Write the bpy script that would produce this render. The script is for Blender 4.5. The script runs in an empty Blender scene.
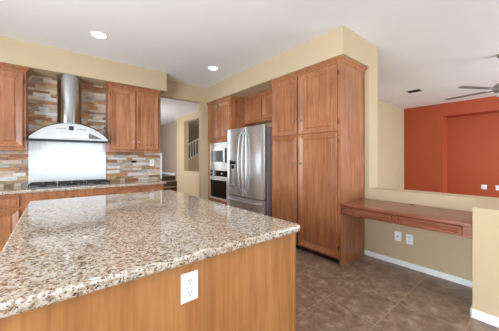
import bpy, bmesh, math, random
from mathutils import Vector, Matrix
random.seed(7)
C = bpy.context.scene
COL = C.collection
PI = math.pi

# ------------------------------------------------------------------ camera
FPX, CYPX, YAW, CAMH = 242.29, 158.574, 39.007, 1.317
cd = bpy.data.cameras.new('camera'); cam = bpy.data.objects.new('camera', cd); COL.objects.link(cam)
cd.sensor_fit = 'HORIZONTAL'; cd.sensor_width = 36.0
cd.lens = FPX / 499 * 36.0
cd.shift_y = -(331/2 - CYPX) / 499
cd.clip_start = 0.02
cam.location = (0, 0, CAMH)
cam.rotation_euler = (PI/2, 0, -math.radians(YAW))
C.camera = cam

# ------------------------------------------------------------------ world, daylight, exposure
w = bpy.data.worlds.new('World'); C.world = w; w.use_nodes = True
bg = w.node_tree.nodes['Background']
bg.inputs['Color'].default_value = (0.80, 0.88, 1.0, 1); bg.inputs['Strength'].default_value = 1.2
C.view_settings.view_transform = 'Standard'; C.view_settings.look = 'None'
C.view_settings.gamma = 1; C.view_settings.exposure = 0.16
try: C.view_settings.use_curve_mapping = False
except Exception: pass

def area(name, loc, rot, sx, sy, power, col=(0.86, 0.985, 1.06)):
    l = bpy.data.lights.new(name, 'AREA'); l.shape = 'RECTANGLE'; l.size = sx; l.size_y = sy
    l.energy = power; l.color = col
    o = bpy.data.objects.new(name, l); COL.objects.link(o); o.location = loc; o.rotation_euler = rot
    return o
# area lamps standing in for daylight at window openings out of view
area('daylight_kitchen_back', (0.95, -3.33, 1.35), (PI/2+.25, 0, 0), 2.9, 2.1, 46)
area('daylight_kitchen_left', (-2.73, .8, 1.23), (PI/2-.03, 0, -PI/2), 3.0, 2.24, 290)
area('daylight_family_room', (6.3, -3.33, 1.35), (PI/2-.45, 0, 0), 3.0, 2.1, 285)
area('added_hall_daylight', (1.17, 8.6, 1.6), (PI/2, 0, -PI/2), 3.0, 2.0, 75, (0.93, 0.96, 1))  # hall window out of view, added to light the hall
area('added_stair_light', (5.4, 6.07, 1.8), (PI/2, 0, 0), 1.4, 1.2, 34, (1, 0.95, 0.88))  # lamp added to light the space behind the hall opening

# ------------------------------------------------------------------ materials
def srgb(r, g, b):
    f = lambda c: ((c/255)/12.92 if c/255 <= .04045 else (((c/255)+.055)/1.055)**2.4)
    return (f(r), f(g), f(b), 1)
def mat(name):
    m = bpy.data.materials.new(name); m.use_nodes = True
    nt = m.node_tree; return m, nt, nt.nodes['Principled BSDF']
def N(nt, t, **k):
    n = nt.nodes.new(t)
    for a, b in k.items():
        if a.startswith('i_'): n.inputs[a[2:].replace('_', ' ')].default_value = b
        else: setattr(n, a, b)
    return n
def L(nt, a, b): nt.links.new(a, b)
def ramp(nt, stops, interp='LINEAR'):
    r = N(nt, 'ShaderNodeValToRGB'); cr = r.color_ramp; cr.interpolation = interp
    while len(cr.elements) < len(stops): cr.elements.new(0.5)
    for e, (p, c) in zip(cr.elements, stops): e.position = p; e.color = c
    return r
def plain(name, col, rough=.5, metal=0, spec=.5, emit=None, es=0):
    m, nt, p = mat(name); p.inputs['Base Color'].default_value = col
    p.inputs['Roughness'].default_value = rough; p.inputs['Metallic'].default_value = metal
    p.inputs['Specular IOR Level'].default_value = spec
    if emit: p.inputs['Emission Color'].default_value = emit; p.inputs['Emission Strength'].default_value = es
    return m
def paint(name, col, rough=.75, bump=.04, scale=90):
    m, nt, p = mat(name)
    tc = N(nt, 'ShaderNodeNewGeometry')
    n = N(nt, 'ShaderNodeTexNoise'); n.inputs['Scale'].default_value = scale; n.inputs['Detail'].default_value = 3
    L(nt, tc.outputs['Position'], n.inputs['Vector'])
    b = N(nt, 'ShaderNodeBump'); b.inputs['Strength'].default_value = bump; b.inputs['Distance'].default_value = .004
    L(nt, n.outputs['Fac'], b.inputs['Height']); L(nt, b.outputs['Normal'], p.inputs['Normal'])
    n2 = N(nt, 'ShaderNodeTexNoise'); n2.inputs['Scale'].default_value = 1.3
    L(nt, tc.outputs['Position'], n2.inputs['Vector'])
    c2 = tuple(c*.96 for c in col[:3]) + (1,)
    r = ramp(nt, [(.35, c2), (.65, col)]); L(nt, n2.outputs['Fac'], r.inputs['Fac'])
    L(nt, r.outputs['Color'], p.inputs['Base Color'])
    p.inputs['Roughness'].default_value = rough; p.inputs['Specular IOR Level'].default_value = .3
    return m
def wood(name, c0, c1, c2, stretch=(28, 28, 1.6), rough=.32, blotch=2.5):
    m, nt, p = mat(name)
    tc = N(nt, 'ShaderNodeNewGeometry')
    mp = N(nt, 'ShaderNodeMapping'); mp.inputs['Scale'].default_value = stretch
    L(nt, tc.outputs['Position'], mp.inputs['Vector'])
    n = N(nt, 'ShaderNodeTexNoise'); n.inputs['Scale'].default_value = 1.0; n.inputs['Detail'].default_value = 5
    n.inputs['Roughness'].default_value = .6; n.inputs['Distortion'].default_value = .6
    L(nt, mp.outputs['Vector'], n.inputs['Vector'])
    mp2 = N(nt, 'ShaderNodeMapping'); mp2.inputs['Scale'].default_value = tuple(s*4.5 for s in stretch)
    L(nt, tc.outputs['Position'], mp2.inputs['Vector'])
    f = N(nt, 'ShaderNodeTexNoise'); f.inputs['Scale'].default_value = 1.0; f.inputs['Detail'].default_value = 3
    L(nt, mp2.outputs['Vector'], f.inputs['Vector'])
    bl = N(nt, 'ShaderNodeTexNoise'); bl.inputs['Scale'].default_value = blotch; bl.inputs['Detail'].default_value = 2
    L(nt, tc.outputs['Position'], bl.inputs['Vector'])
    a = N(nt, 'ShaderNodeMath', operation='MULTIPLY_ADD'); L(nt, n.outputs['Fac'], a.inputs[0]); a.inputs[1].default_value = .5
    b = N(nt, 'ShaderNodeMath', operation='MULTIPLY_ADD'); L(nt, f.outputs['Fac'], b.inputs[0]); b.inputs[1].default_value = .22
    c = N(nt, 'ShaderNodeMath', operation='MULTIPLY'); L(nt, bl.outputs['Fac'], c.inputs[0]); c.inputs[1].default_value = .28
    L(nt, c.outputs[0], b.inputs[2]); L(nt, b.outputs[0], a.inputs[2])
    r = ramp(nt, [(.38, c0), (.5, c1), (.62, c2)]); L(nt, a.outputs[0], r.inputs['Fac'])
    L(nt, r.outputs['Color'], p.inputs['Base Color'])
    p.inputs['Roughness'].default_value = rough
    bp = N(nt, 'ShaderNodeBump'); bp.inputs['Strength'].default_value = .06; bp.inputs['Distance'].default_value = .002
    L(nt, a.outputs[0], bp.inputs['Height']); L(nt, bp.outputs['Normal'], p.inputs['Normal'])
    return m
def steel(name, col=(.62, .62, .63, 1), rough=.24, stretch=(1, 1, 160), metal=1.0, streak=.3):
    m, nt, p = mat(name)
    tc = N(nt, 'ShaderNodeNewGeometry')
    mp = N(nt, 'ShaderNodeMapping'); mp.inputs['Scale'].default_value = stretch
    L(nt, tc.outputs['Position'], mp.inputs['Vector'])
    n = N(nt, 'ShaderNodeTexNoise'); n.inputs['Scale'].default_value = 2; n.inputs['Detail'].default_value = 3
    L(nt, mp.outputs['Vector'], n.inputs['Vector'])
    mr = N(nt, 'ShaderNodeMapRange'); mr.inputs['To Min'].default_value = rough*(1-streak); mr.inputs['To Max'].default_value = rough*(1+streak)
    L(nt, n.outputs['Fac'], mr.inputs['Value']); L(nt, mr.outputs[0], p.inputs['Roughness'])
    p.inputs['Base Color'].default_value = col; p.inputs['Metallic'].default_value = metal
    return m
def granite():
    m, nt, p = mat('speckled_granite')
    tc = N(nt, 'ShaderNodeNewGeometry')
    dn = N(nt, 'ShaderNodeTexNoise'); dn.inputs['Scale'].default_value = 40; dn.inputs['Detail'].default_value = 3
    L(nt, tc.outputs['Position'], dn.inputs['Vector'])
    va = N(nt, 'ShaderNodeVectorMath', operation='MULTIPLY_ADD'); va.inputs[1].default_value = (.022, .022, .022)
    L(nt, dn.outputs['Color'], va.inputs[0]); L(nt, tc.outputs['Position'], va.inputs[2])
    n1 = N(nt, 'ShaderNodeTexNoise'); n1.inputs['Scale'].default_value = 60; n1.inputs['Detail'].default_value = 6; n1.inputs['Roughness'].default_value = .65
    L(nt, va.outputs[0], n1.inputs['Vector'])
    base = ramp(nt, [(.33, srgb(92, 72, 56)), (.41, srgb(156, 132, 108)), (.49, srgb(186, 171, 153)), (.58, srgb(206, 198, 188)), (.68, srgb(160, 154, 148))])
    L(nt, n1.outputs['Fac'], base.inputs['Fac'])
    # brown flecks
    v = N(nt, 'ShaderNodeTexVoronoi'); v.inputs['Scale'].default_value = 135
    L(nt, va.outputs[0], v.inputs['Vector'])
    sx = N(nt, 'ShaderNodeSeparateColor'); L(nt, v.outputs['Color'], sx.inputs['Color'])
    th = ramp(nt, [(0, (0, 0, 0, 1)), (.82, (0, 0, 0, 1)), (.85, (1, 1, 1, 1))]); L(nt, sx.outputs['Red'], th.inputs['Fac'])
    fl = ramp(nt, [(0, srgb(64, 50, 42)), (.3, srgb(124, 90, 64)), (.6, srgb(140, 128, 118)), (.8, srgb(170, 130, 98)), (1, srgb(84, 70, 62))]); L(nt, sx.outputs['Green'], fl.inputs['Fac'])
    mx = N(nt, 'ShaderNodeMix', data_type='RGBA'); L(nt, th.outputs['Color'], mx.inputs['Factor'])
    L(nt, base.outputs['Color'], mx.inputs['A']); L(nt, fl.outputs['Color'], mx.inputs['B'])
    # dark clustered crystals
    n3 = N(nt, 'ShaderNodeTexNoise'); n3.inputs['Scale'].default_value = 72; n3.inputs['Detail'].default_value = 4; n3.inputs['Roughness'].default_value = .7
    mp = N(nt, 'ShaderNodeMapping'); mp.inputs['Location'].default_value = (3.1, 7.7, 1.3); mp.inputs['Scale'].default_value = (1, 1.5, 1)
    L(nt, tc.outputs['Position'], mp.inputs['Vector']); L(nt, mp.outputs['Vector'], n3.inputs['Vector'])
    t3 = ramp(nt, [(.375, (1, 1, 1, 1)), (.40, (0, 0, 0, 1))]); L(nt, n3.outputs['Fac'], t3.inputs['Fac'])
    mx2 = N(nt, 'ShaderNodeMix', data_type='RGBA'); L(nt, t3.outputs['Color'], mx2.inputs['Factor'])
    L(nt, mx.outputs['Result'], mx2.inputs['A']); mx2.inputs['B'].default_value = srgb(54, 42, 36)
    L(nt, mx2.outputs['Result'], p.inputs['Base Color'])
    p.inputs['Roughness'].default_value = .045; p.inputs['Specular IOR Level'].default_value = 1.0
    return m
def tile_floor():
    m, nt, p = mat('brown_slate_tile')
    tc = N(nt, 'ShaderNodeNewGeometry')
    mp = N(nt, 'ShaderNodeMapping'); mp.inputs['Location'].default_value = (-2.45+.465*10, -.865+.465*10, 0)
    L(nt, tc.outputs['Position'], mp.inputs['Vector'])
    br = N(nt, 'ShaderNodeTexBrick'); br.offset = 0; br.squash = 1
    br.inputs['Scale'].default_value = 1; br.inputs['Brick Width'].default_value = .465; br.inputs['Row Height'].default_value = .465
    br.inputs['Mortar Size'].default_value = .0035; br.inputs['Mortar Smooth'].default_value = .3
    br.inputs['Color1'].default_value = (0, 0, 0, 1); br.inputs['Color2'].default_value = (1, 1, 1, 1); br.inputs['Bias'].default_value = 0
    L(nt, mp.outputs['Vector'], br.inputs['Vector'])
    sep = N(nt, 'ShaderNodeSeparateColor'); L(nt, br.outputs['Color'], sep.inputs['Color'])
    # offset the veining per tile
    add = N(nt, 'ShaderNodeVectorMath', operation='MULTIPLY_ADD'); add.inputs[1].default_value = (7, 5, 3)
    L(nt, br.outputs['Color'], add.inputs[0]); L(nt, tc.outputs['Position'], add.inputs[2])
    n = N(nt, 'ShaderNodeTexNoise'); n.inputs['Scale'].default_value = 9.5; n.inputs['Detail'].default_value = 10; n.inputs['Roughness'].default_value = .70; n.inputs['Distortion'].default_value = .25
    L(nt, add.outputs[0], n.inputs['Vector'])
    r = ramp(nt, [(.30, srgb(104, 83, 68)), (.42, srgb(128, 104, 87)), (.54, srgb(146, 121, 103)), (.68, srgb(178, 154, 134))])
    L(nt, n.outputs['Fac'], r.inputs['Fac'])
    mx = N(nt, 'ShaderNodeMix', data_type='RGBA'); L(nt, br.outputs['Fac'], mx.inputs['Factor'])
    L(nt, r.outputs['Color'], mx.inputs['A']); mx.inputs['B'].default_value = srgb(166, 146, 128)
    L(nt, mx.outputs['Result'], p.inputs['Base Color'])
    rr = N(nt, 'ShaderNodeMapRange'); rr.inputs['To Min'].default_value = .28; rr.inputs['To Max'].default_value = .5
    L(nt, n.outputs['Fac'], rr.inputs['Value']); L(nt, rr.outputs[0], p.inputs['Roughness'])
    h = N(nt, 'ShaderNodeMath', operation='MULTIPLY_ADD'); L(nt, br.outputs['Fac'], h.inputs[0]); h.inputs[1].default_value = -.8; L(nt, n.outputs['Fac'], h.inputs[2])
    b = N(nt, 'ShaderNodeBump'); b.inputs['Strength'].default_value = .35; b.inputs['Distance'].default_value = .004
    L(nt, h.outputs[0], b.inputs['Height']); L(nt, b.outputs['Normal'], p.inputs['Normal'])
    return m
def stone(name, c0, c1):
    m, nt, p = mat(name)
    tc = N(nt, 'ShaderNodeNewGeometry')
    mp = N(nt, 'ShaderNodeMapping'); mp.inputs['Scale'].default_value = (9, 9, 30)
    L(nt, tc.outputs['Position'], mp.inputs['Vector'])
    n = N(nt, 'ShaderNodeTexNoise'); n.inputs['Scale'].default_value = 1.6; n.inputs['Detail'].default_value = 7
    L(nt, mp.outputs['Vector'], n.inputs['Vector'])
    r = ramp(nt, [(.36, c0), (.62, c1)]); L(nt, n.outputs['Fac'], r.inputs['Fac']); L(nt, r.outputs['Color'], p.inputs['Base Color'])
    b = N(nt, 'ShaderNodeBump'); b.inputs['Strength'].default_value = .5; b.inputs['Distance'].default_value = .006
    L(nt, n.outputs['Fac'], b.inputs['Height']); L(nt, b.outputs['Normal'], p.inputs['Normal'])
    p.inputs['Roughness'].default_value = .7
    return m

M = {}
M['beige'] = paint('beige_wall_paint', srgb(196, 175, 143))
M['taupe'] = paint('taupe_wall_paint', srgb(176, 156, 140))
M['red'] = paint('brick_red_wall_paint', srgb(174, 80, 48), rough=.5, bump=.12)
M['ceil'] = paint('white_ceiling_paint', srgb(240, 239, 240), rough=.9)
M['trim'] = plain('white_trim_paint', srgb(238, 238, 240), .4)
M['floor'] = tile_floor()
M['carpet'] = paint('dark_brown_carpet', srgb(88, 76, 62), rough=.95, bump=.3, scale=300)
W0, W1, W2 = srgb(136, 82, 52), srgb(162, 105, 70), srgb(182, 126, 88)
M['wood'] = wood('stained_maple', W0, W1, W2)
M['wood_y'] = wood('stained_maple_grain_along_desk', srgb(108, 58, 38), srgb(134, 78, 54), srgb(156, 98, 70), stretch=(28, 1.6, 28), rough=.22)
M['island'] = wood('golden_maple_veneer', srgb(150, 96, 50), srgb(168, 112, 62), srgb(182, 128, 76), stretch=(16, 16, 1.1), rough=.42)
M['granite'] = granite()
M['steel'] = steel('brushed_stainless_steel', (.66, .67, .68, 1), .24, (70, 70, .6), metal=.8)
M['steel_h'] = steel('satin_stainless_steel', (.56, .56, .56, 1), .34, (1, 1, 60), metal=.85)
M['chrome'] = steel('polished_steel_duct', (.45, .45, .46, 1), .16, (60, 60, 1))
M['splash'] = steel('bright_steel_sheet', (.74, .75, .76, 1), .28, (80, 80, 1), metal=.55, streak=.06)
M['black'] = plain('black_glass', srgb(14, 14, 15), .06)
M['iron'] = plain('black_cast_iron', srgb(24, 24, 25), .45)
M['dark'] = plain('toe_kick_shade', srgb(40, 26, 18), .7)  # toe kicks: shade of the recess put into the colour
M['nickel'] = plain('brushed_nickel', (.55, .52, .48, 1), .3, 1)
M['bronze'] = plain('bronze_hinge', srgb(92, 66, 48), .4, .6)
M['white'] = plain('white_plastic', srgb(240, 241, 246), .35)
M['socket'] = plain('outlet_socket_plastic', srgb(226, 228, 234), .4)
M['slot'] = plain('dark_slot', srgb(30, 30, 34), .6)
M['lamp'] = plain('lit_lamp_lens', (1, 1, 1, 1), .5, emit=(1, .96, .9, 1), es=6)
M['grey'] = plain('grey_metal', srgb(112, 108, 104), .5)
M['case'] = plain('silver_grey_enamel', srgb(196, 195, 194), .35, .5)
M['mwglass'] = plain('grey_microwave_window', srgb(92, 92, 94), .12)  # grey base colour stands in for the reflection on the glass
M['traysteel'] = plain('dark_polished_steel', (.30, .30, .31, 1), .2, 1)
M['ovensteel'] = steel('pale_stainless_steel', (.82, .82, .82, 1), .4, (1, 1, 60), metal=.8)
M['fan'] = plain('grey_fan_blade', srgb(128, 124, 120), .5)
M['gasket'] = plain('dark_grey_gasket', srgb(38, 38, 40), .6)
mg, nt, p = mat('hood_glass'); p.inputs['Base Color'].default_value = (.93, .97, .96, 1); p.inputs['Roughness'].default_value = .03
p.inputs['Transmission Weight'].default_value = 1; p.inputs['IOR'].default_value = 1.45; M['glass'] = mg
SC = [((150, 122, 98), (182, 154, 128)), ((196, 176, 154), (222, 206, 188)), ((170, 120, 84), (198, 150, 108)), ((128, 98, 78), (160, 130, 104)),
      ((206, 200, 196), (226, 222, 218)), ((178, 152, 118), (206, 180, 142)), ((158, 152, 150), (190, 186, 184)), ((148, 96, 66), (176, 124, 90)), ((188, 164, 150), (214, 192, 178))]
STONES = [stone('ledger_stone_tone', srgb(*a), srgb(*b)) for a, b in SC]

# ------------------------------------------------------------------ geometry helpers (world coordinates)
def bm_box(bm, x0, x1, y0, y1, z0, z1, bev=0, mi=0, seg=2):
    r = bmesh.ops.create_cube(bm, size=1)
    vs = r['verts']
    for v in vs:
        v.co = Vector((x0 if v.co.x < 0 else x1, y0 if v.co.y < 0 else y1, z0 if v.co.z < 0 else z1))
    fs = list({f for v in vs for f in v.link_faces})
    for f in fs: f.material_index = mi
    if bev:
        es = list({e for v in vs for e in v.link_edges})
        bmesh.ops.bevel(bm, geom=es, offset=bev, segments=seg, profile=.5, affect='EDGES')
    return bm
def box(x0, x1, y0, y1, z0, z1, bev=0, seg=2):
    return bm_box(bmesh.new(), x0, x1, y0, y1, z0, z1, bev, 0, seg)
def cyl(bm, p0, p1, r0, r1=None, seg=16):
    p0, p1 = Vector(p0), Vector(p1); r1 = r0 if r1 is None else r1
    d = p1-p0
    mt = Matrix.Translation((p0+p1)/2) @ d.to_track_quat('Z', 'Y').to_matrix().to_4x4()
    bmesh.ops.create_cone(bm, cap_ends=True, segments=seg, radius1=r0, radius2=r1, depth=d.length, matrix=mt)
    return bm
def lathe(bm, c, axis, prof, seg=20):
    """prof: (radius, distance along axis)"""
    c = Vector(c); a = Vector(axis).normalized()
    u = a.orthogonal().normalized(); v = a.cross(u)
    rings = []
    for r, h in prof:
        rings.append([bm.verts.new(c+a*h+(u*math.cos(2*PI*k/seg)+v*math.sin(2*PI*k/seg))*max(r, 1e-5)) for k in range(seg)])
    for A, B in zip(rings, rings[1:]):
        for k in range(seg):
            bm.faces.new((A[k], A[(k+1) % seg], B[(k+1) % seg], B[k]))
    bm.faces.new(list(reversed(rings[0]))); bm.faces.new(rings[-1])
    return bm
def tube(bm, pts, r, seg=8):
    pts = [Vector(p) for p in pts]; rings = []
    for i, p in enumerate(pts):
        t = (pts[min(i+1, len(pts)-1)]-pts[max(i-1, 0)]).normalized()
        u = t.cross(Vector((.13, .31, .94))).normalized(); v = t.cross(u)
        rings.append([bm.verts.new(p+(u*math.cos(2*PI*k/seg)+v*math.sin(2*PI*k/seg))*r) for k in range(seg)])
    for A, B in zip(rings, rings[1:]):
        for k in range(seg): bm.faces.new((A[k], A[(k+1) % seg], B[(k+1) % seg], B[k]))
    bm.faces.new(list(reversed(rings[0]))); bm.faces.new(rings[-1])
    return bm
def prism(bm, pts, n):
    """closed outline pts swept by vector n"""
    n = Vector(n); a = [bm.verts.new(Vector(p)) for p in pts]; b = [bm.verts.new(Vector(p)+n) for p in pts]
    bm.faces.new(a); bm.faces.new(list(reversed(b)))
    k = len(pts)
    for i in range(k): bm.faces.new((a[i], b[i], b[(i+1) % k], a[(i+1) % k]))
    return bm
# faces of the room that carry cabinet fronts: (u direction, outward normal)
FRONT_Y = (Vector((1, 0, 0)), Vector((0, -1, 0)))      # fronts that look towards -Y, u runs along X
FRONT_X = (Vector((0, 1, 0)), Vector((-1, 0, 0)))      # fronts that look towards -X, u runs along Y
def panel(bm, ax, plane, u0, u1, z0, z1, prof):
    """concentric rectangles (inset, height above plane)"""
    U, Nn = ax
    base = -Nn*(-plane) if False else (Vector((0, plane, 0)) if ax is FRONT_Y else Vector((plane, 0, 0)))
    loops = []
    for ins, d in prof:
        loops.append([bm.verts.new(base+U*uu+Vector((0, 0, zz))+Nn*d) for uu, zz in ((u0+ins, z0+ins), (u1-ins, z0+ins), (u1-ins, z1-ins), (u0+ins, z1-ins))])
    for A, B in zip(loops, loops[1:]):
        for k in range(4): bm.faces.new((A[k], A[(k+1) % 4], B[(k+1) % 4], B[k]))
    bm.faces.new(loops[-1]); bm.faces.new(list(reversed(loops[0])))
    return bm
DOOR = [(0, 0.001), (0, .022), (.004, .026), (.014, .026), (.068, .007), (.071, .002), (.078, .002), (.084, .008)]
DRAWER = [(0, 0.001), (0, .010), (.007, .022), (.015, .022), (.020, .010), (.026, .010), (.036, .018)]

def wloc(o):
    v = Vector((0, 0, 0))
    while o: v += Vector(o.location); o = o.parent
    return v
def obj(name, bm, m, parent=None, smooth=None):
    bmesh.ops.remove_doubles(bm, verts=bm.verts, dist=1e-6)
    bmesh.ops.recalc_face_normals(bm, faces=bm.faces)
    if parent: off = wloc(parent)
    else:
        xs = [v.co.x for v in bm.verts]; ys = [v.co.y for v in bm.verts]; zs = [v.co.z for v in bm.verts]
        off = Vector(((min(xs)+max(xs))/2, (min(ys)+max(ys))/2, min(zs)))
    bmesh.ops.translate(bm, verts=bm.verts, vec=-off)
    me = bpy.data.meshes.new(name); bm.to_mesh(me); bm.free()
    for mm in (m if isinstance(m, list) else [m]): me.materials.append(mm)
    o = bpy.data.objects.new(name, me); COL.objects.link(o)
    if parent: o.parent = parent
    else: o.location = off
    if smooth:
        for p_ in me.polygons: p_.use_smooth = True
        try: me.set_sharp_from_angle(angle=math.radians(smooth))
        except Exception: pass
    return o
def tag(o, label, cat, group=None):
    o['label'] = label; o['category'] = cat
    if group: o['group'] = group
    return o
def thing(name, loc, label, cat, group=None):
    o = bpy.data.objects.new(name, None); COL.objects.link(o); o.location = loc; o.empty_display_size = .1
    return tag(o, label, cat, group)
def struct(name, bm, m):
    o = obj(name, bm, m); o['kind'] = 'structure'; return o
def wall_holes(axis, p0, p1, u0, u1, z0, z1, holes):
    """slab between p0..p1 on axis ('X' or 'Y' = the thin direction), rectangular holes (ua,ub,za,zb)"""
    bm = bmesh.new()
    us = sorted({u0, u1, *[h[0] for h in holes], *[h[1] for h in holes]}); zs = sorted({z0, z1, *[h[2] for h in holes], *[h[3] for h in holes]})
    for a, b in zip(us, us[1:]):
        run = None
        cells = []
        for c, d in zip(zs, zs[1:]):
            mu, mz = (a+b)/2, (c+d)/2
            solid = not any(h[0] < mu < h[1] and h[2] < mz < h[3] for h in holes)
            if solid:
                if cells and abs(cells[-1][1]-c) < 1e-6: cells[-1][1] = d
                else: cells.append([c, d])
        for c, d in cells:
            if axis == 'Y': bm_box(bm, a, b, p0, p1, c, d)
            else: bm_box(bm, p0, p1, a, b, c, d)
    return bm

# ------------------------------------------------------------------ room shell
ZC, ZB = 2.898, 2.56
XW, XE = 3.33, 3.58          # half wall front / back
YW = 4.84                    # hood wall
struct('floor', box(-2.7, 9.5, -3.3, 12.4, -.1, 0), M['floor'])
struct('ceiling', box(-2.7, 9.5, -3.3, 12.4, ZC, ZC+.1), M['ceil'])
struct('wall_left', wall_holes('X', -2.7, -2.6, -3.2, YW, 0, ZC, [(-.7, 2.3, .1, 2.35)]), M['beige'])
struct('wall_rear', wall_holes('Y', -3.3, -3.2, -2.7, 9.5, 0, ZC, [(-.5, 2.4, .3, 2.4), (4.8, 7.8, .3, 2.4)]), M['beige'])
struct('wall_hood', box(-2.7, 1.655, YW, YW+.12, 0, ZC), M['beige'])
struct('wall_header', box(1.655, 2.55, YW, YW+.12, ZB, ZC), M['beige'])
struct('wall_column', box(2.55, XE, YW, YW+.12, 0, ZC), M['beige'])
struct('wall_right', box(XW, XE, 1.53, YW, 0, ZC), M['beige'])
# half wall with the short return beside the desk
bm = bmesh.new()
prism(bm, [(XW, 1.53, 0), (XE, 1.53, 0), (XE, -.75, 0), (2.706, -.75, 0), (2.706, .398, 0), (XW, .398, 0)], (0, 0, .912))
struct('wall_half', bm, M['beige'])
struct('trim_1', box(1.642, 1.668, YW-.03, YW+.125, .917, 1.43), M['trim'])
# baseboards
def bb(x0, x1, y0, y1): 
    return box(x0, x1, y0, y1, 0, .066, .004)
struct('baseboard_right', bb(XW-.014, XW, .398, 1.592), M['trim'])
bm = bmesh.new(); bm_box(bm, 2.690, 2.706, -.75, .412, 0, .075, .004); bm_box(bm, 2.690, XW-.014,   .398, .412, 0, .075, .004)
struct('baseboard_half_wall', bm, M['trim'])
# soffits
struct('wall_soffit_hood', box(-2.6, 1.625, 4.435, YW, ZB, ZC), M['beige'])
struct('wall_soffit_right', box(2.668, XW, 1.53, YW, ZB, ZC), M['beige'])
# family room
struct('wall_family_end', box(XE, 8.7, 2.9, 3.0, 0, ZC), M['beige'])
bm = wall_holes('X', 8.68, 9.2, -3.2, 3.0, 0, ZC, [(-1.6, 1.912, -.01, 2.536)])
struct('wall_red', bm, M['red'])
struct('wall_red_niche', box(9.2, 9.3, -3.2, 3.0, 0, ZC), M['red'])
# hall behind the opening
struct('wall_hall', wall_holes('X', 3.74, 3.92, YW+.12, 9.1, 0, ZC, [(6.6, 8.45, .87, 2.67)]), M['beige'])
struct('wall_hall_far', box(4.0, 4.1, 9.1, 12.3, 0, ZC), M['taupe'])
struct('wall_hall_corner', box(3.92, 4.1, 9.0, 9.1, 0, ZC), M['beige'])
struct('wall_hall_end', box(1.0, 4.1, 12.2, 12.3, 0, ZC), M['taupe'])
struct('wall_hall_left', wall_holes('X', 1.0, 1.1, YW+.12, 12.2, 0, ZC, [(7.1, 10.1, .6, 2.6)]), M['beige'])
struct('wall_stair_back', box(4.1, 7.5, 11.0, 11.1, 0, ZC), M['taupe'])
struct('wall_stair_right', box(7.4, 7.5, 5.9, 11.0, 0, ZC), M['taupe'])
struct('wall_stair_front', wall_holes('Y', 5.9, 6.0, 3.92, 7.5, 0, ZC, [(4.7, 6.1, 1.2, 2.4)]), M['taupe'])
# window frames in the rear and left walls
def win_frame(name, axis, p, u0, u1, z0, z1, nm):
    bm = bmesh.new(); t = .05
    def b(ua, ub, za, zb):
        if axis == 'Y': bm_box(bm, ua, ub, p, p+.05, za, zb)
        else: bm_box(bm, p, p+.05, ua, ub, za, zb)
    b(u0, u1, z0, z0+t); b(u0, u1, z1-t, z1)
    for k in range(nm+1):
        c = u0+(u1-u0)*k/nm; a0 = min(max(c-t/2, u0), u1-t); b(a0, a0+t, z0+t, z1-t)
    struct(name, bm, M['trim'])
win_frame('window_1', 'Y', -3.26, -.5, 2.4, .3, 2.4, 3)
win_frame('window_2', 'Y', -3.26, 4.8, 7.8, .3, 2.4, 3)
win_frame('window_3', 'X', -2.66, -.7, 2.3, .1, 2.35, 3)

# ------------------------------------------------------------------ cabinetry parts
def knob(ax, plane, u, z, parent, r=.014):
    U, Nn = ax; base = (Vector((u, plane, z)) if ax is FRONT_Y else Vector((plane, u, z)))
    bm = lathe(bmesh.new(), base, Nn, [(r*.45, 0), (r*.4, .012), (r*.9, .017), (r, .022), (r*.8, .028), (.002, .030)], 14)
    return obj('knob', bm, M['nickel'], parent, 40)
def hinge(ax, plane, u, z, parent):
    bm = bmesh.new()
    if ax is FRONT_Y: bm_box(bm, u-.006, u+.006, plane-.013, plane-.001, z-.028, z+.028, .003)
    else: bm_box(bm, plane-.013, plane-.001, u-.006, u+.006, z-.028, z+.028, .003)
    return obj('hinge', bm, M['bronze'], parent)
def door(ax, plane, u0, u1, z0, z1, parent, knob_at=None, hinge_side=None, prof=DOOR, name='door', wm='wood'):
    d = obj(name, panel(bmesh.new(), ax, plane, u0, u1, z0, z1, prof), M[wm], parent)
    if knob_at: knob(ax, plane-.0245, knob_at[0], knob_at[1], d)
    if hinge_side is not None:
        u = u0-.008 if hinge_side == 0 else u1+.008
        for z in (z0+.11, z1-.11): hinge(ax, plane, u, z, d)
    return d
def crown(path, z0, z1, parent, close=None):
    """path: list of (x,y, outward x, outward y) mitred corner points; profile flares outward with height"""
    prof = [(0, 0), (.006, 0), (.010, .006), (.010, .012), (.022, .026), (.034, .034), (.040, .040), (.040, .052), (0, .052)]
    h = (z1-z0)/.052
    bm = bmesh.new(); rings = []
    for x, y, ox, oy in path:
        rings.append([bm.verts.new((x+ox*a, y+oy*a, z0+b*h)) for a, b in prof])
    n = len(prof)
    for A, B in zip(rings, rings[1:]):
        for k in range(n): bm.faces.new((A[k], A[(k+1) % n], B[(k+1) % n], B[k]))
    bm.faces.new(rings[0]); bm.faces.new(list(reversed(rings[-1])))
    return obj('crown_moulding', bm, M['wood'], parent)

# ---- wall cabinets either side of the hood
def upper(x0, x1, label, sgn):
    t = thing('wall_cabinet', ((x0+x1)/2, 4.66, 1.43), label, 'cabinet', 'wall cabinets beside the hood')
    yf = 4.50
    bm = box(x0, x1, yf+.002, YW-.032, 1.455, ZB-.002, .002)
    obj('body', bm, M['wood'], t)
    bm = bmesh.new()
    bm_box(bm, x0-.004, x1+.004, yf-.008, yf+.03, 1.425, 1.457, .005); bm_box(bm, x0-.004, x0+.02, yf+.03, YW-.033, 1.425, 1.457); bm_box(bm, x1-.02, x1+.004, yf+.03, YW-.033, 1.425, 1.457)
    obj('light_rail', bm, M['wood'], t)
    xm = (x0+x1)/2
    door(FRONT_Y, yf, x0+.028, xm-.014, 1.475, 2.475, t, (xm-.04, 1.60), 0)
    door(FRONT_Y, yf, xm+.014, x1-.028, 1.475, 2.475, t, (xm+.04, 1.60), 1)
    crown([(x0, YW-.033, -1, 0), (x0, yf, -1, -1), (x1, yf, 1, -1), (x1, YW-.033, 1, 0)], 2.50, ZB-.002, t)
    return t
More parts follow.
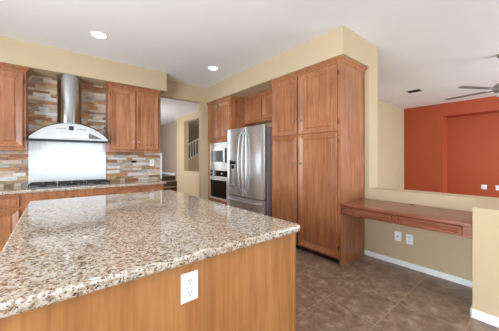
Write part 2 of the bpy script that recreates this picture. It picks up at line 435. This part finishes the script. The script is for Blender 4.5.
upper(-1.13, -.29, 'stained maple wall cabinet left of the range hood, cut off by the left edge', -1)
upper(.70, 1.52, 'two-door stained maple wall cabinet right of the range hood', 1)

# ---- base cabinets on the hood wall
def base(x0, x1, label, fronts):
    t = thing('base_cabinet', ((x0+x1)/2, 4.5, 0), label, 'cabinet', 'base cabinets along the hood wall')
    yf = 4.235
    bm = box(x0+.0005, x1-.0005, yf+.002, YW-.003, .10, .874, .001); obj('body', bm, M['wood'], t)
    obj('toe_kick', box(x0+.0005, x1-.0005, yf+.07, YW-.01, 0, .10), M['dark'], t)
    for kind, a, b, c, d, k in fronts:
        door(FRONT_Y, yf, a, b, c, d, t, k, None, DRAWER if kind == 'drawer' else DOOR, kind)
    return t
base(-1.22, -.295, 'base cabinet with a drawer over doors left of the cooktop', [('drawer', -1.19, -.78, .70, .845, (-.985, .772)), ('drawer', -.74, -.33, .70, .845, (-.535, .772)), ('door', -1.19, -.78, .12, .675, (-.81, .6)), ('door', -.74, -.33, .12, .675, (-.71, .6))])
base(-.295, .745, 'base cabinet under the gas cooktop', [('false_front', -.265, .215, .70, .80, None), ('false_front', .235, .715, .70, .80, None), ('door', -.265, .215, .12, .675, (.18, .6)), ('door', .235, .715, .12, .675, (.27, .6))])
base(.745, 1.50, 'base cabinet at the right end of the hood wall, below the wall cabinet', [('drawer', .775, 1.11, .70, .845, (.94, .772)), ('drawer', 1.14, 1.47, .70, .845, (1.305, .772)), ('door', .775, 1.11, .12, .675, (1.08, .6)), ('door', 1.14, 1.47, .12, .675, (1.17, .6))])

def slab(x0, x1, y0, y1, z0, z1, rc, bev=.012):
    """stone slab with rounded plan corners (rc per corner: x0y0,x1y0,x1y1,x0y1) and eased edges"""
    bm = bmesh.new(); pts = []
    for (cx, cy, sx, sy, a0), r in zip(((x0, y0, 1, 1, PI), (x1, y0, -1, 1, 1.5*PI), (x1, y1, -1, -1, 0), (x0, y1, 1, -1, .5*PI)), rc):
        if r <= 0: pts.append((cx, cy)); continue
        for k in range(7):
            a = a0+k/6*PI/2; pts.append((cx+sx*r+math.cos(a)*r, cy+sy*r+math.sin(a)*r))
    n = len(pts); cx, cy = (x0+x1)/2, (y0+y1)/2; rings = []
    def ring(ins, z):
        R = []
        for i in range(n):
            p0, p1, p2 = Vector(pts[i-1]), Vector(pts[i]), Vector(pts[(i+1) % n])
            d1, d2 = (p1-p0).normalized(), (p2-p1).normalized()
            n1, n2 = Vector((-d1.y, d1.x)), Vector((-d2.y, d2.x)); b = (n1+n2); b = b/max(b.length_squared/2, .3)
            q = p1+b*ins; R.append(bm.verts.new((q.x, q.y, z)))
        return R
    h = z1-z0
    lv = [(bev*(1-math.sin(k/7*PI/2)), z0+bev*(1-math.cos(k/7*PI/2))) for k in range(8)]
    for ins, z in lv: rings.append(ring(ins, z))
    for ins, z in reversed(lv): rings.append(ring(ins, z1-(z-z0)))
    for A, B in zip(rings, rings[1:]):
        for k in range(n): bm.faces.new((A[k], A[(k+1) % n], B[(k+1) % n], B[k]))
    bm.faces.new(list(reversed(rings[0]))); bm.faces.new(rings[-1])
    return bm
tag(obj('worktop', slab(-1.24, 1.545, 4.191, YW-.002, .8745, .916, (0, .05, .0, 0)), M['granite']), 'granite worktop running along the wall under the range hood', 'worktop')

# ---- stone cladding
bm = bmesh.new(); z = .918; rs = random.Random(3)
while z < 2.555:
    h = rs.choice([.030, .038, .046, .055]); h = min(h, 2.558-z)
    x = -1.3-rs.random()*.2; xr = 1.641 if z < 1.40 else 1.53
    while x < xr-.01:
        l = rs.uniform(.07, .30); x1 = min(x+l, xr)
        if x1-x < .02: break
        d = rs.uniform(.010, .028)
        bm_box(bm, x+.0008, x1-.0008, YW-d, YW-.0005, z+.0008, z+h-.0008, 0, rs.choices(range(len(STONES)), [3, 4, 3, 2, 3, 4, 2, 2, 3])[0])
        x = x1
    z += h
so = obj('stone_backsplash', bm, STONES)
tag(so, 'stacked ledger stone cladding of tan, rust and grey strips around the range hood', 'backsplash')

# ---- bright steel sheet behind the cooktop
tag(obj('splash_panel', box(-.283, .705, YW-.036, YW-.0285, .93, 1.60, .001), M['splash']), 'shiny bare steel splash panel on the wall between cooktop and hood', 'splashback')

# ---- range hood
t = thing('range_hood', (.205, 4.58, 1.575), 'stainless range hood with an arched glass canopy and round duct', 'range hood')
hx0, hx1, hz0, hz1 = -.275, .685, 1.595, 1.835
def arc(x): 
    u = (x-(hx0+hx1)/2)/((hx1-hx0)/2); R = 1/(1)   # circular arc through both ends
    s = hz1-hz0; a = (hx1-hx0)/2; Rr = (a*a+s*s)/(2*s)
    return hz0-(Rr-s)+math.sqrt(max(Rr*Rr-(u*a)**2, 0))
xs = [hx0+(hx1-hx0)*k/32 for k in range(33)]
pts = [(x, 4.325, arc(x)) for x in xs]+[(x, 4.325, arc(x)-.008) for x in reversed(xs)]
obj('glass_canopy', prism(bmesh.new(), pts, (0, YW-.038-4.325, 0)), M['glass'], t, 30)
pts = [(hx0+.012, 4.36, hz0-.005)]+[(x, 4.36, arc(x)-.010) for x in xs[1:-1]]+[(hx1-.012, 4.36, hz0-.005)]
fas = obj('front_fascia', prism(bmesh.new(), pts, (0, .012, 0)), M['steel_h'], t, 30)
obj('filter_box', box(-.16, .57, 4.372, YW-.04, 1.585, 1.70, .004), M['steel_h'], t)
bm = bmesh.new(); bm_box(bm, hx0+.004, hx1-.004, 4.345, YW-.04, 1.579, 1.589, .002); obj('base_plate', bm, M['gasket'], t)
obj('front_panel', box(.05, .41, 4.346, 4.361, 1.610, 1.685, .003), M['chrome'], t)
obj('display', box(.175, .232, 4.352, 4.361, 1.728, 1.788, .002), M['slot'], t)
obj('grey_wedge', prism(bmesh.new(), [(.42, 4.3605, 1.612), (.60, 4.3605, 1.612), (.42, 4.3605, 1.70)], (0, -.003, 0)), M['grey'], t)  # grey wedge added on the fascia for a darker patch behind the glass
for k in range(8):
    xx = .04+k*.03 if k < 4 else .165+k*.03
    bm = lathe(bmesh.new(), (xx, 4.3595, 1.752 - (abs(xx-.205)*.05)), (0, -1, 0), [(.009, -.001), (.009, .004), (.006, .006)], 10); obj('button', bm, M['grey'], t)
bm = bmesh.new(); lathe(bm, (.195, 4.60, 1.835-.012), (0, 0, 1), [(.155, 0), (.155, ZB-1.825)], 40); obj('duct', bm, M['chrome'], t, 40)
bm = bmesh.new(); lathe(bm, (.195, 4.60, 1.822), (0, 0, 1), [(.168, 0), (.168, .014), (.158, .02)], 40); obj('duct_collar', bm, M['steel_h'], t, 40)

# ---- cooktop
t = thing('gas_cooktop', (.21, 4.52, .9162), 'black gas cooktop with cast iron grates set in the worktop', 'cooktop')
obj('tray', box(-.27, .70, 4.29, 4.775, .9165, .930, .004), M['traysteel'], t)
burn = [(-.12, 4.41, .035), (-.12, 4.65, .045), (.215, 4.53, .06), (.55, 4.41, .04), (.55, 4.65, .035)]
for x, y, r in burn:
    b = obj('burner', lathe(bmesh.new(), (x, y, .9295), (0, 0, 1), [(r, 0), (r, .010), (r*.75, .012), (r*.75, .020), (r*.6, .024)], 20), M['iron'], t)
for gx0, gx1 in ((-.26, .04), (.055, .375), (.39, .69)):
    bm = bmesh.new(); z0, z1 = .953, .969; yy0, yy1 = 4.31, 4.755
    for x in (gx0, gx1-.014): bm_box(bm, x, x+.014, yy0, yy1, z0, z1, .003)
    for y in (yy0, (yy0+yy1)/2-.007, yy1-.014): bm_box(bm, gx0, gx1, y, y+.014, z0+.001, z1-.001, .003)
    xm = (gx0+gx1)/2
    bm_box(bm, xm-.007, xm+.007, yy0, yy1, z0+.002, z1+.002, .003)
    for y in (yy0+.11, yy1-.12): bm_box(bm, gx0, gx1, y-.005, y+.005, z0+.002, z1+.001, .002)
    for x in (gx0+.002, gx1-.014):
        for y in (yy0+.002, yy1-.014): bm_box(bm, x, x+.012, y, y+.012, .9298, z0+.004)
    obj('grate', bm, M['iron'], t)
for k in range(5):
    obj('knob', lathe(bmesh.new(), (.115+k*.05, 4.305, .9298), (0, 0, 1), [(.014, 0), (.013, .018), (.010, .021)], 14), M['iron'], t, 40)

# ------------------------------------------------------------------ island
t = thing('kitchen_island', (.5, 2.0, 0), 'kitchen island base clad in plain golden maple veneer', 'kitchen island')
ix0, ix1, iy0, iy1 = -.150, 1.152, .972, 3.055
obj('body', box(ix0+.004, ix1-.004, iy0+.004, iy1, 0.0, .8725, .001), M['island'], t)
obj('corner_trim', box(ix1-.022, ix1, iy0, iy0+.022, 0, .8728, .002), M['island'], t)
obj('corner_trim', box(ix0, ix0+.022, iy0, iy0+.022, 0, .8728, .002), M['island'], t)
tag(obj('island_worktop', slab(-.179, 1.178, .943, 3.083, .873, .916, (.02, .03, .03, .02), .014), M['granite']), 'large speckled granite slab topping the island in the foreground', 'worktop')

# ------------------------------------------------------------------ outlets
def outlet(ax, plane, u, z, label, name='wall_outlet', cat='outlet', w=.078, h=.124, kind='duplex', mm='white', group=None):
    U, Nn = ax; base = (Vector((u, plane, z)) if ax is FRONT_Y else Vector((plane, u, z)))
    t = thing(name, base-Vector((0, 0, h/2)), label, cat, group)
    obj('cover_plate', panel(bmesh.new(), ax, plane, u-w/2, u+w/2, z-h/2, z+h/2, [(0, .0005), (0, .004), (.004, .006), (.006, .0065)]), M[mm], t)
    def P(du, dz, dn): return base+U*du+Vector((0, 0, dz))+Nn*dn
    if kind == 'duplex':
        for s in (1, -1):
            bm = bmesh.new(); r = .0165
            pts = []
            for k in range(20):
                a = 2*PI*k/20; pts.append(P(math.cos(a)*r, s*.0245+max(min(math.sin(a)*r*1.15, .0135), -.0135), .006))
            prism(bm, pts, Nn*.0022)
            so = obj('socket', bm, M['socket'], t)
            bm = bmesh.new()
            for du, hh in ((-.0062, .0048), (.0062, .004)):
                q = [P(du-.0013, s*.0245+.003-hh, .008), P(du+.0013, s*.0245+.003-hh, .008), P(du+.0013, s*.0245+.003+hh, .008), P(du-.0013, s*.0245+.003+hh, .008)]
                prism(bm, q, Nn*.0006)
            pts = [P(math.cos(2*PI*k/10)*.0026, s*.0245-.008+math.sin(2*PI*k/10)*.0026, .008) for k in range(10)]
            prism(bm, pts, Nn*.0006)
            obj('slots', bm, M['slot'], so)
        obj('screw', lathe(bmesh.new(), P(0, 0, .006), Nn, [(.0025, 0), (.0025, .0012)], 8), M['grey'], t)
    elif kind == 'jack':
        q = [P(-.008, -.009, .006), P(.008, -.009, .006), P(.008, .007, .006), P(-.008, .007, .006)]
        obj('jack', prism(bmesh.new(), q, Nn*.002), M['grey'], t)
    elif kind == 'rocker':
        q = [P(-w*.22, -h*.28, .006), P(w*.22, -h*.28, .006), P(w*.22, h*.28, .006), P(-w*.22, h*.28, .006)]
        obj('rocker', prism(bmesh.new(), q, Nn*.003), M['socket' if mm == 'white' else 'slot'], t)
    return t
outlet(FRONT_Y, iy0+.004, .457, .765, 'white duplex outlet on the front of the kitchen island')
outlet(FRONT_X, XW, 1.178, .352, 'white phone jack plate under the desk, left of the two', name='wall_jack_plate', cat='wall plate', w=.075, h=.115, kind='jack')
outlet(FRONT_X, XW, 1.052, .345, 'white duplex outlet under the desk, right of the two', w=.075, h=.115)
outlet(FRONT_X, 9.2, 1.118, .536, 'small white plate low in the red niche, left of the two', w=.11, h=.125, kind='rocker', name='wall_plate', cat='wall plate')
outlet(FRONT_X, 9.2, .838, .536, 'small white plate low in the red niche at the right edge', w=.11, h=.125, kind='rocker', name='wall_plate', cat='wall plate')
outlet(FRONT_Y, YW-.0285, 1.478, 1.235, 'white light switch on the stone backsplash near its right end', name='light_switch', cat='switch', w=.085, h=.125, kind='rocker')
outlet(FRONT_Y, YW-.0285, 1.155, 1.258, 'small black plate on the stone backsplash under the right wall cabinet', name='wall_plate', cat='wall plate', w=.085, h=.036, kind='rocker', mm='black')

# ------------------------------------------------------------------ fridge wall
XF = 2.722
# oven tower
t = thing('oven_cabinet', (3.02, 4.39, 0), 'tall stained maple cabinet housing the microwave and wall oven', 'cabinet')
y0, y1 = 3.94, YW-.002
bm = bmesh.new()
bm_box(bm, XF+.002, XW-.002, y0, y0+.02, .0, ZB-.002); bm_box(bm, XF+.002, XW-.002, y1-.02, y1, .0, ZB-.002); bm_box(bm, XF+.06, XW-.002, y0+.02, y1-.02, 0, .10)
bm_box(bm, XF+.002, XW-.002, y0+.02, y1-.02, .10, .44); bm_box(bm, XF+.002, XW-.002, y0+.02, y1-.02, 1.655, ZB-.002); bm_box(bm, 3.26, XW-.002, y0+.02, y1-.02, .44, 1.655)
bm_box(bm, XF+.002, XF+.022, y0+.02, y0+.055, .44, 1.655); bm_box(bm, XF+.002, XF+.022, y1-.10, y1-.02, .44, 1.655)
obj('body', bm, M['wood'], t)
ym = 4.39
door(FRONT_X, XF, y0+.028, ym-.012, 1.69, 2.475, t, (ym-.035, 1.76), 0)
door(FRONT_X, XF, ym+.012, y1-.028, 1.69, 2.475, t, (ym+.035, 1.76), 1)
door(FRONT_X, XF, y0+.028, y1-.028, .13, .42, t, (ym, .275), None, DRAWER, 'drawer')
crown([(3.1, y0, 0, -1), (XF, y0, -1, -1), (XF, y1-.0, -1, 0)], 2.50, ZB-.002, t)
# microwave
ya, yb = y0+.057, y1-.102
t = thing('microwave', (2.9, (ya+yb)/2, 1.11), 'built-in stainless microwave above the wall oven', 'microwave')
obj('body', box(XF+.004, 3.2, ya, yb, 1.115, 1.625, .002), M['ovensteel'], t)
fr = obj('trim_kit', panel(bmesh.new(), FRONT_X, XF-.0, ya-.02, yb+.02, 1.10, 1.652, [(0, .0), (0, .012), (.006, .016), (.04, .016), (.044, .010)]), M['ovensteel'], t)
dr = obj('door', panel(bmesh.new(), FRONT_X, XF-.010, ya+.035, yb-.045, 1.185, 1.565, [(0, .0), (0, .012), (.004, .016)]), M['ovensteel'], t)
obj('window', panel(bmesh.new(), FRONT_X, XF-.0262, ya+.19, yb-.085, 1.25, 1.485, [(0, .0), (0, .001), (.004, .002)]), M['mwglass'], dr)
bm = bmesh.new(); tube(bm, [(XF-.027, ya+.145, 1.22), (XF-.05, ya+.145, 1.235), (XF-.05, ya+.145, 1.515), (XF-.027, ya+.145, 1.53)], .008); obj('handle', bm, M['ovensteel'], dr, 50)
obj('control_panel', panel(bmesh.new(), FRONT_X, XF-.0262, ya+.05, ya+.125, 1.23, 1.53, [(0, .0), (.003, .002)]), M['gasket'], t)
# wall oven
t = thing('wall_oven', (2.9, (ya+yb)/2, .445), 'built-in stainless wall oven with black glass door, below the microwave', 'oven')
obj('body', box(XF+.004, 3.22, ya, yb, .445, 1.095, .002), M['ovensteel'], t)
obj('frame', panel(bmesh.new(), FRONT_X, XF, ya-.02, yb+.02, .445, 1.098, [(0, .0), (0, .010), (.004, .014)]), M['ovensteel'], t)
cp = obj('control_panel', panel(bmesh.new(), FRONT_X, XF-.0142, ya+.03, yb-.04, .945, 1.065, [(0, .0), (0, .010), (.004, .014)]), M['black'], t)
for k in (0, 1): 
    obj('knob', lathe(bmesh.new(), (XF-.028, yb-.10-k*.42, 1.005), (-1, 0, 0), [(.02, 0), (.018, .02), (.014, .022)], 16), M['ovensteel'], cp, 40)
od = obj('door', panel(bmesh.new(), FRONT_X, XF-.0142, ya+.02, yb-.025, .47, .93, [(0, .0), (0, .016), (.004, .02)]), M['ovensteel'], t)
obj('window', panel(bmesh.new(), FRONT_X, XF-.0344, ya+.05, yb-.055, .50, .865, [(0, .0), (0, .001), (.004, .002)]), M['black'], od)
bm = bmesh.new(); tube(bm, [(XF-.035, ya+.06, .905), (XF-.065, ya+.06, .908), (XF-.065, yb-.07, .908), (XF-.035, yb-.07, .905)], .010); obj('handle', bm, M['ovensteel'], od, 50)

# cabinet over the fridge
t = thing('wall_cabinet', (3.2, 3.36, 2.03), 'recessed two-door stained maple cabinet above the refrigerator', 'cabinet')
fy0, fy1, fx = 2.785, 3.938, 3.06
obj('body', box(fx+.002, XW-.002, fy0, fy1, 2.02, ZB-.002, .001), M['wood'], t)
door(FRONT_X, fx, 2.84, 3.375, 2.06, 2.475, t, (3.34, 2.11), None)
door(FRONT_X, fx, 3.405, 3.90, 2.06, 2.475, t, (3.44, 2.11), None)
crown([(fx, fy0+.002, -1, 0), (fx, fy1-.002, -1, 0)], 2.50, ZB-.002, t)

# refrigerator
t = thing('refrigerator', (3.0, 3.385, 0), 'stainless french door refrigerator with water dispenser and bowed handles', 'refrigerator')
ra, rb, rx = 2.86, 3.935, 2.60
obj('case', box(rx+.085, 3.29, ra+.012, rb-.012, .02, 1.845, .006), M['case'], t)
obj('toe_grille', box(rx+.10, rx+.13, ra+.03, rb-.03, .0, .085, .002), M['gasket'], t)
obj('gasket', box(rx+.066, rx+.086, ra+.01, rb-.01, .09, 1.85), M['gasket'], t)
rm = 3.39
def rdoor(a, b, z0, z1, name, bow=.022):
    bm = bmesh.new(); n = 14; fr = []
    for k in range(n+1):
        u = k/n; y = a+(b-a)*u
        e = min(u, 1-u)*(b-a); edge = .012*max(0, 1-e/.02)**2
        s = 4*u*(1-u)
        fr.append((rx+.018-bow*s*.8+edge, y))
    pts = [(x, y, z0) for x, y in fr]+[(rx+.065, b, z0), (rx+.065, a, z0)]
    prism(bm, pts, (0, 0, z1-z0))
    return obj(name, bm, M['steel'], t, 40)
dl = rdoor(rm+.004, rb, .645, 1.865, 'door'); drr = rdoor(ra, rm-.004, .645, 1.865, 'door')
dz = rdoor(ra, rb, .36, .632, 'freezer_drawer', .018); d2 = rdoor(ra, rb, .095, .347, 'freezer_drawer', .018)
def bar(y, z0, z1, parent):
    pts = []
    for k in range(17):
        u = k/16; s = math.sin(PI*u)
        pts.append((rx-.012-.062*s**.55 if 0 < k < 16 else rx+.004, y, z0+(z1-z0)*u))
    return obj('handle', tube(bmesh.new(), pts, .0115, 10), M['steel_h'], parent, 60)
bar(rm+.055, .72, 1.79, dl); bar(rm-.055, .72, 1.79, drr)
def hbar(z, parent):
    pts = []
    for k in range(17):
        u = k/16; s = math.sin(PI*u); pts.append((rx-.010-.05*s**.5 if 0 < k < 16 else rx+.008, ra+.06+(rb-ra-.12)*u, z))
    obj('handle', tube(bmesh.new(), pts, .014, 10), M['steel_h'], parent, 60)
hbar(.575, dz); hbar(.295, d2)
ds = obj('dispenser', panel(bmesh.new(), FRONT_X, rx+.004, 3.595, 3.805, .80, 1.29, [(0, -.004), (0, .012), (.008, .014), (.012, .002)]), M['grey'], dl)
obj('dispenser_control', box(rx-.016, rx+.001, 3.625, 3.775, 1.215, 1.265, .004), M['black'], ds)
obj('dispenser_nozzle', lathe(bmesh.new(), (rx-.008, 3.70, 1.13), (0, 0, 1), [(.012, 0), (.022, .03), (.022, .066)], 14), M['black'], ds, 40)
obj('drip_tray', box(rx-.014, rx+.001, 3.62, 3.78, .815, .83, .003), M['steel_h'], ds)

# pantry
t = thing('pantry_cabinet', (3.02, 2.19, 0), 'floor-to-soffit stained maple pantry cabinet with four doors beside the desk', 'cabinet')
py0, py1 = 1.593, 2.784
bm = bmesh.new(); bm_box(bm, XF+.002, XW-.002, py0, py1, .075, ZB-.002, .0015); 
obj('body', bm, M['wood'], t)
obj('toe_kick', box(XF+.065, XW-.003, py0+.02, py1-.02, 0, .075), M['dark'], t)
obj('end_panel', box(XF+.003, XW-.003, py0+.0005, py0+.019, 0, .0755), M['wood'], t)
for z0, z1, kz in ((.10, 1.646, None), (1.656, 2.485, 1.85)):
    door(FRONT_X, XF, 1.632, 2.234, z0, z1, t, (2.19, kz) if kz else (2.19, 1.25), 0)
    door(FRONT_X, XF, 2.262, 2.768, z0, z1, t, (2.31, kz) if kz else (2.31, 1.25), 1)
crown([(XF, py1, -1, 0), (XF, py0, -1, -1), (XW-.003, py0, 0, -1)], 2.50, ZB-.002, t)

# ------------------------------------------------------------------ desk
t = thing('built_in_desk', (3.02, 1.0, .63), 'built-in stained maple desk with two drawers between pantry and half wall', 'desk')
dy0, dy1 = .401, 1.590
obj('desktop', box(2.688, XW-.002, dy0, dy1, .745, .775, .006, 3), M['wood_y'], t)
obj('apron', box(2.730, XW-.003, dy0+.002, dy1-.002, .645, .7455, .001), M['wood_y'], t)
door(FRONT_X, 2.730, 1.025, 1.565, .660, .738, t, None, None, DRAWER, 'drawer', 'wood_y')
door(FRONT_X, 2.730, .465, .985, .660, .738, t, None, None, DRAWER, 'drawer', 'wood_y')
bm = bmesh.new(); lathe(bm, (3.27, 1.01, .7745), (0, 0, 1), [(.028, 0), (.028, .003), (.02, .0045)], 20); obj('cable_grommet', bm, M['gasket'], t, 40)

# ------------------------------------------------------------------ ceiling
def downlight(x, y, label):
    t = thing('recessed_downlight', (x, y, ZC-.012), label, 'ceiling light', 'recessed ceiling lights')
    bm = bmesh.new(); seg = 32; rings = []
    for r, z in ((.098, ZC-.0005), (.098, ZC-.006), (.085, ZC-.010), (.078, ZC-.006), (.076, ZC-.002)):
        rings.append([bm.verts.new((x+math.cos(2*PI*k/seg)*r, y+math.sin(2*PI*k/seg)*r, z)) for k in range(seg)])
    for A, B in zip(rings, rings[1:]):
        for k in range(seg): bm.faces.new((A[k], A[(k+1) % seg], B[(k+1) % seg], B[k]))
    obj('trim_ring', bm, M['trim'], t, 40)
    obj('lens', lathe(bmesh.new(), (x, y, ZC-.005), (0, 0, 1), [(.077, 0), (.077, .0035)], 32), M['lamp'], t)
    l = bpy.data.lights.new('downlight_beam', 'SPOT'); l.energy = 34; l.spot_size = 2.2; l.spot_blend = .8; l.shadow_soft_size = .07; l.color = (1, .9, .78)
    o = bpy.data.objects.new('downlight_beam', l); COL.objects.link(o); o.parent = t; o.location = (0, 0, -.004)
downlight(.455, 3.621, 'left of the two recessed ceiling lights in view, above the aisle before the range hood')
downlight(2.167, 3.687, 'right of the two recessed ceiling lights in view, near the oven cabinet')
downlight(.455, -.35, 'added recessed ceiling light out of view, before the near end of the island')  # extra lamp, added to brighten the floor and desk side
downlight(2.167, -.35, 'added recessed ceiling light out of view, above the walkway behind the short return wall by the desk')  # second extra lamp, added for more light in the room
t = thing('ceiling_vent', (6.56, 1.98, ZC-.014), 'grey ceiling air register above the family room', 'vent')
obj('frame', box(6.45, 6.67, 1.85, 2.11, ZC-.008, ZC-.0005, .002), M['grey'], t)
bm = bmesh.new()
for k in range(7): bm_box(bm, 6.47+k*.027, 6.482+k*.027, 1.87, 2.09, ZC-.013, ZC-.0078)
o = obj('slats', bm, M['slot'], t)
# ceiling fan
fx_, fy_, fz_ = 5.3, .437, 2.37
t = thing('ceiling_fan', (fx_, fy_, fz_-.12), 'ceiling fan with thin dark blades in the family room', 'ceiling fan')
bm = bmesh.new(); cyl(bm, (fx_, fy_, fz_+.10), (fx_, fy_, ZC-.05), .013, seg=12); obj('downrod', bm, M['fan'], t)
obj('canopy', lathe(bmesh.new(), (fx_, fy_, ZC-.07), (0, 0, 1), [(.03, 0), (.065, .045), (.068, .0695)], 24), M['fan'], t, 40)
obj('motor', lathe(bmesh.new(), (fx_, fy_, fz_-.05), (0, 0, 1), [(.05, 0), (.10, .02), (.115, .06), (.11, .11), (.05, .15), (.02, .165)], 28), M['fan'], t, 40)
obj('light_globe', lathe(bmesh.new(), (fx_, fy_, fz_-.12), (0, 0, 1), [(.02, 0), (.06, .015), (.085, .045), (.07, .07)], 24), M['socket'], t, 40)
for k in range(5):
    a = math.radians(-13+72*k); dx, dy = -math.sin(a), math.cos(a)
    bm = bmesh.new(); pts = []
    nx, ny = -dy, dx; R = .76
    for r, ww in ((.19, .035), (.30, .042), (.60, .048), (.70, .045), (.745, .03), (R, .0)):
        pts.append((r, ww))
    outl = [(r, w_) for r, w_ in pts]+[(r, -w_) for r, w_ in reversed(pts[:-1])]
    tilt = math.radians(4)
    prism(bm, [(fx_+dx*r+nx*w_*math.cos(tilt), fy_+dy*r+ny*w_*math.cos(tilt), fz_+w_*math.sin(tilt)) for r, w_ in outl], (0, 0, .006))
    b = obj('blade', bm, M['fan'], t)
    bm = bmesh.new(); tube(bm, [(fx_+dx*.09, fy_+dy*.09, fz_-.004), (fx_+dx*.2, fy_+dy*.2, fz_-.004), (fx_+dx*.26, fy_+dy*.26, fz_-.004)], .009); obj('blade_iron', bm, M['fan'], b)

# ------------------------------------------------------------------ hall beyond the opening
bm = bmesh.new()
for k in range(3):
    bm_box(bm, 2.2, 3.998, 9.3+.3*k, 9.6+.3*k if k < 2 else 12.198, 0, .2*(k+1))
t = thing('hall_steps', (3.1, 9.9, 0), 'dark carpeted steps with pale nosings at the far end of the hall', 'steps')
obj('treads', bm, M['carpet'], t)
for k in range(3): obj('nosing', box(2.2, 3.998, 9.285+.3*k, 9.325+.3*k, .2*(k+1)-.006, .2*(k+1)+.018, .004), M['beige'], t)
struct('baseboard_hall', box(3.985, 3.999, 9.93, 12.19, .601, .70), M['trim'])
# staircase seen through the hall opening: sloped stringer wall with a railing
t = thing('stair_railing', (5.0, 9.8, 1.2), 'white stair railing seen through the hall wall opening', 'railing')
sl = .55; z0_ = lambda x: 1.26+(x-4.52)*sl; z1_ = lambda x: 1.90+(x-4.52)*sl
bm = prism(bmesh.new(), [(4.2, 9.77, z1_(4.2)), (6.2, 9.77, z1_(6.2)), (6.2, 9.77, z1_(6.2)+.05), (4.2, 9.77, z1_(4.2)+.05)], (0, .06, 0)); obj('handrail', bm, M['trim'], t)
bm = prism(bmesh.new(), [(4.2, 9.78, z0_(4.2)), (6.2, 9.78, z0_(6.2)), (6.2, 9.78, z0_(6.2)+.03), (4.2, 9.78, z0_(4.2)+.03)], (0, .04, 0)); obj('bottom_rail', bm, M['trim'], t)
x = 4.26
while x < 6.15:
    obj('baluster', box(x-.014, x+.014, 9.786, 9.814, z0_(x)+.025, z1_(x)+.005), M['trim'], t); x += .125
struct('wall_stringer', prism(bmesh.new(), [(4.101, 9.76, 0), (6.4, 9.76, 0), (6.4, 9.76, z0_(6.4)-.002), (4.101, 9.76, z0_(4.101)-.002)], (0, .08, 0)), M['beige'])
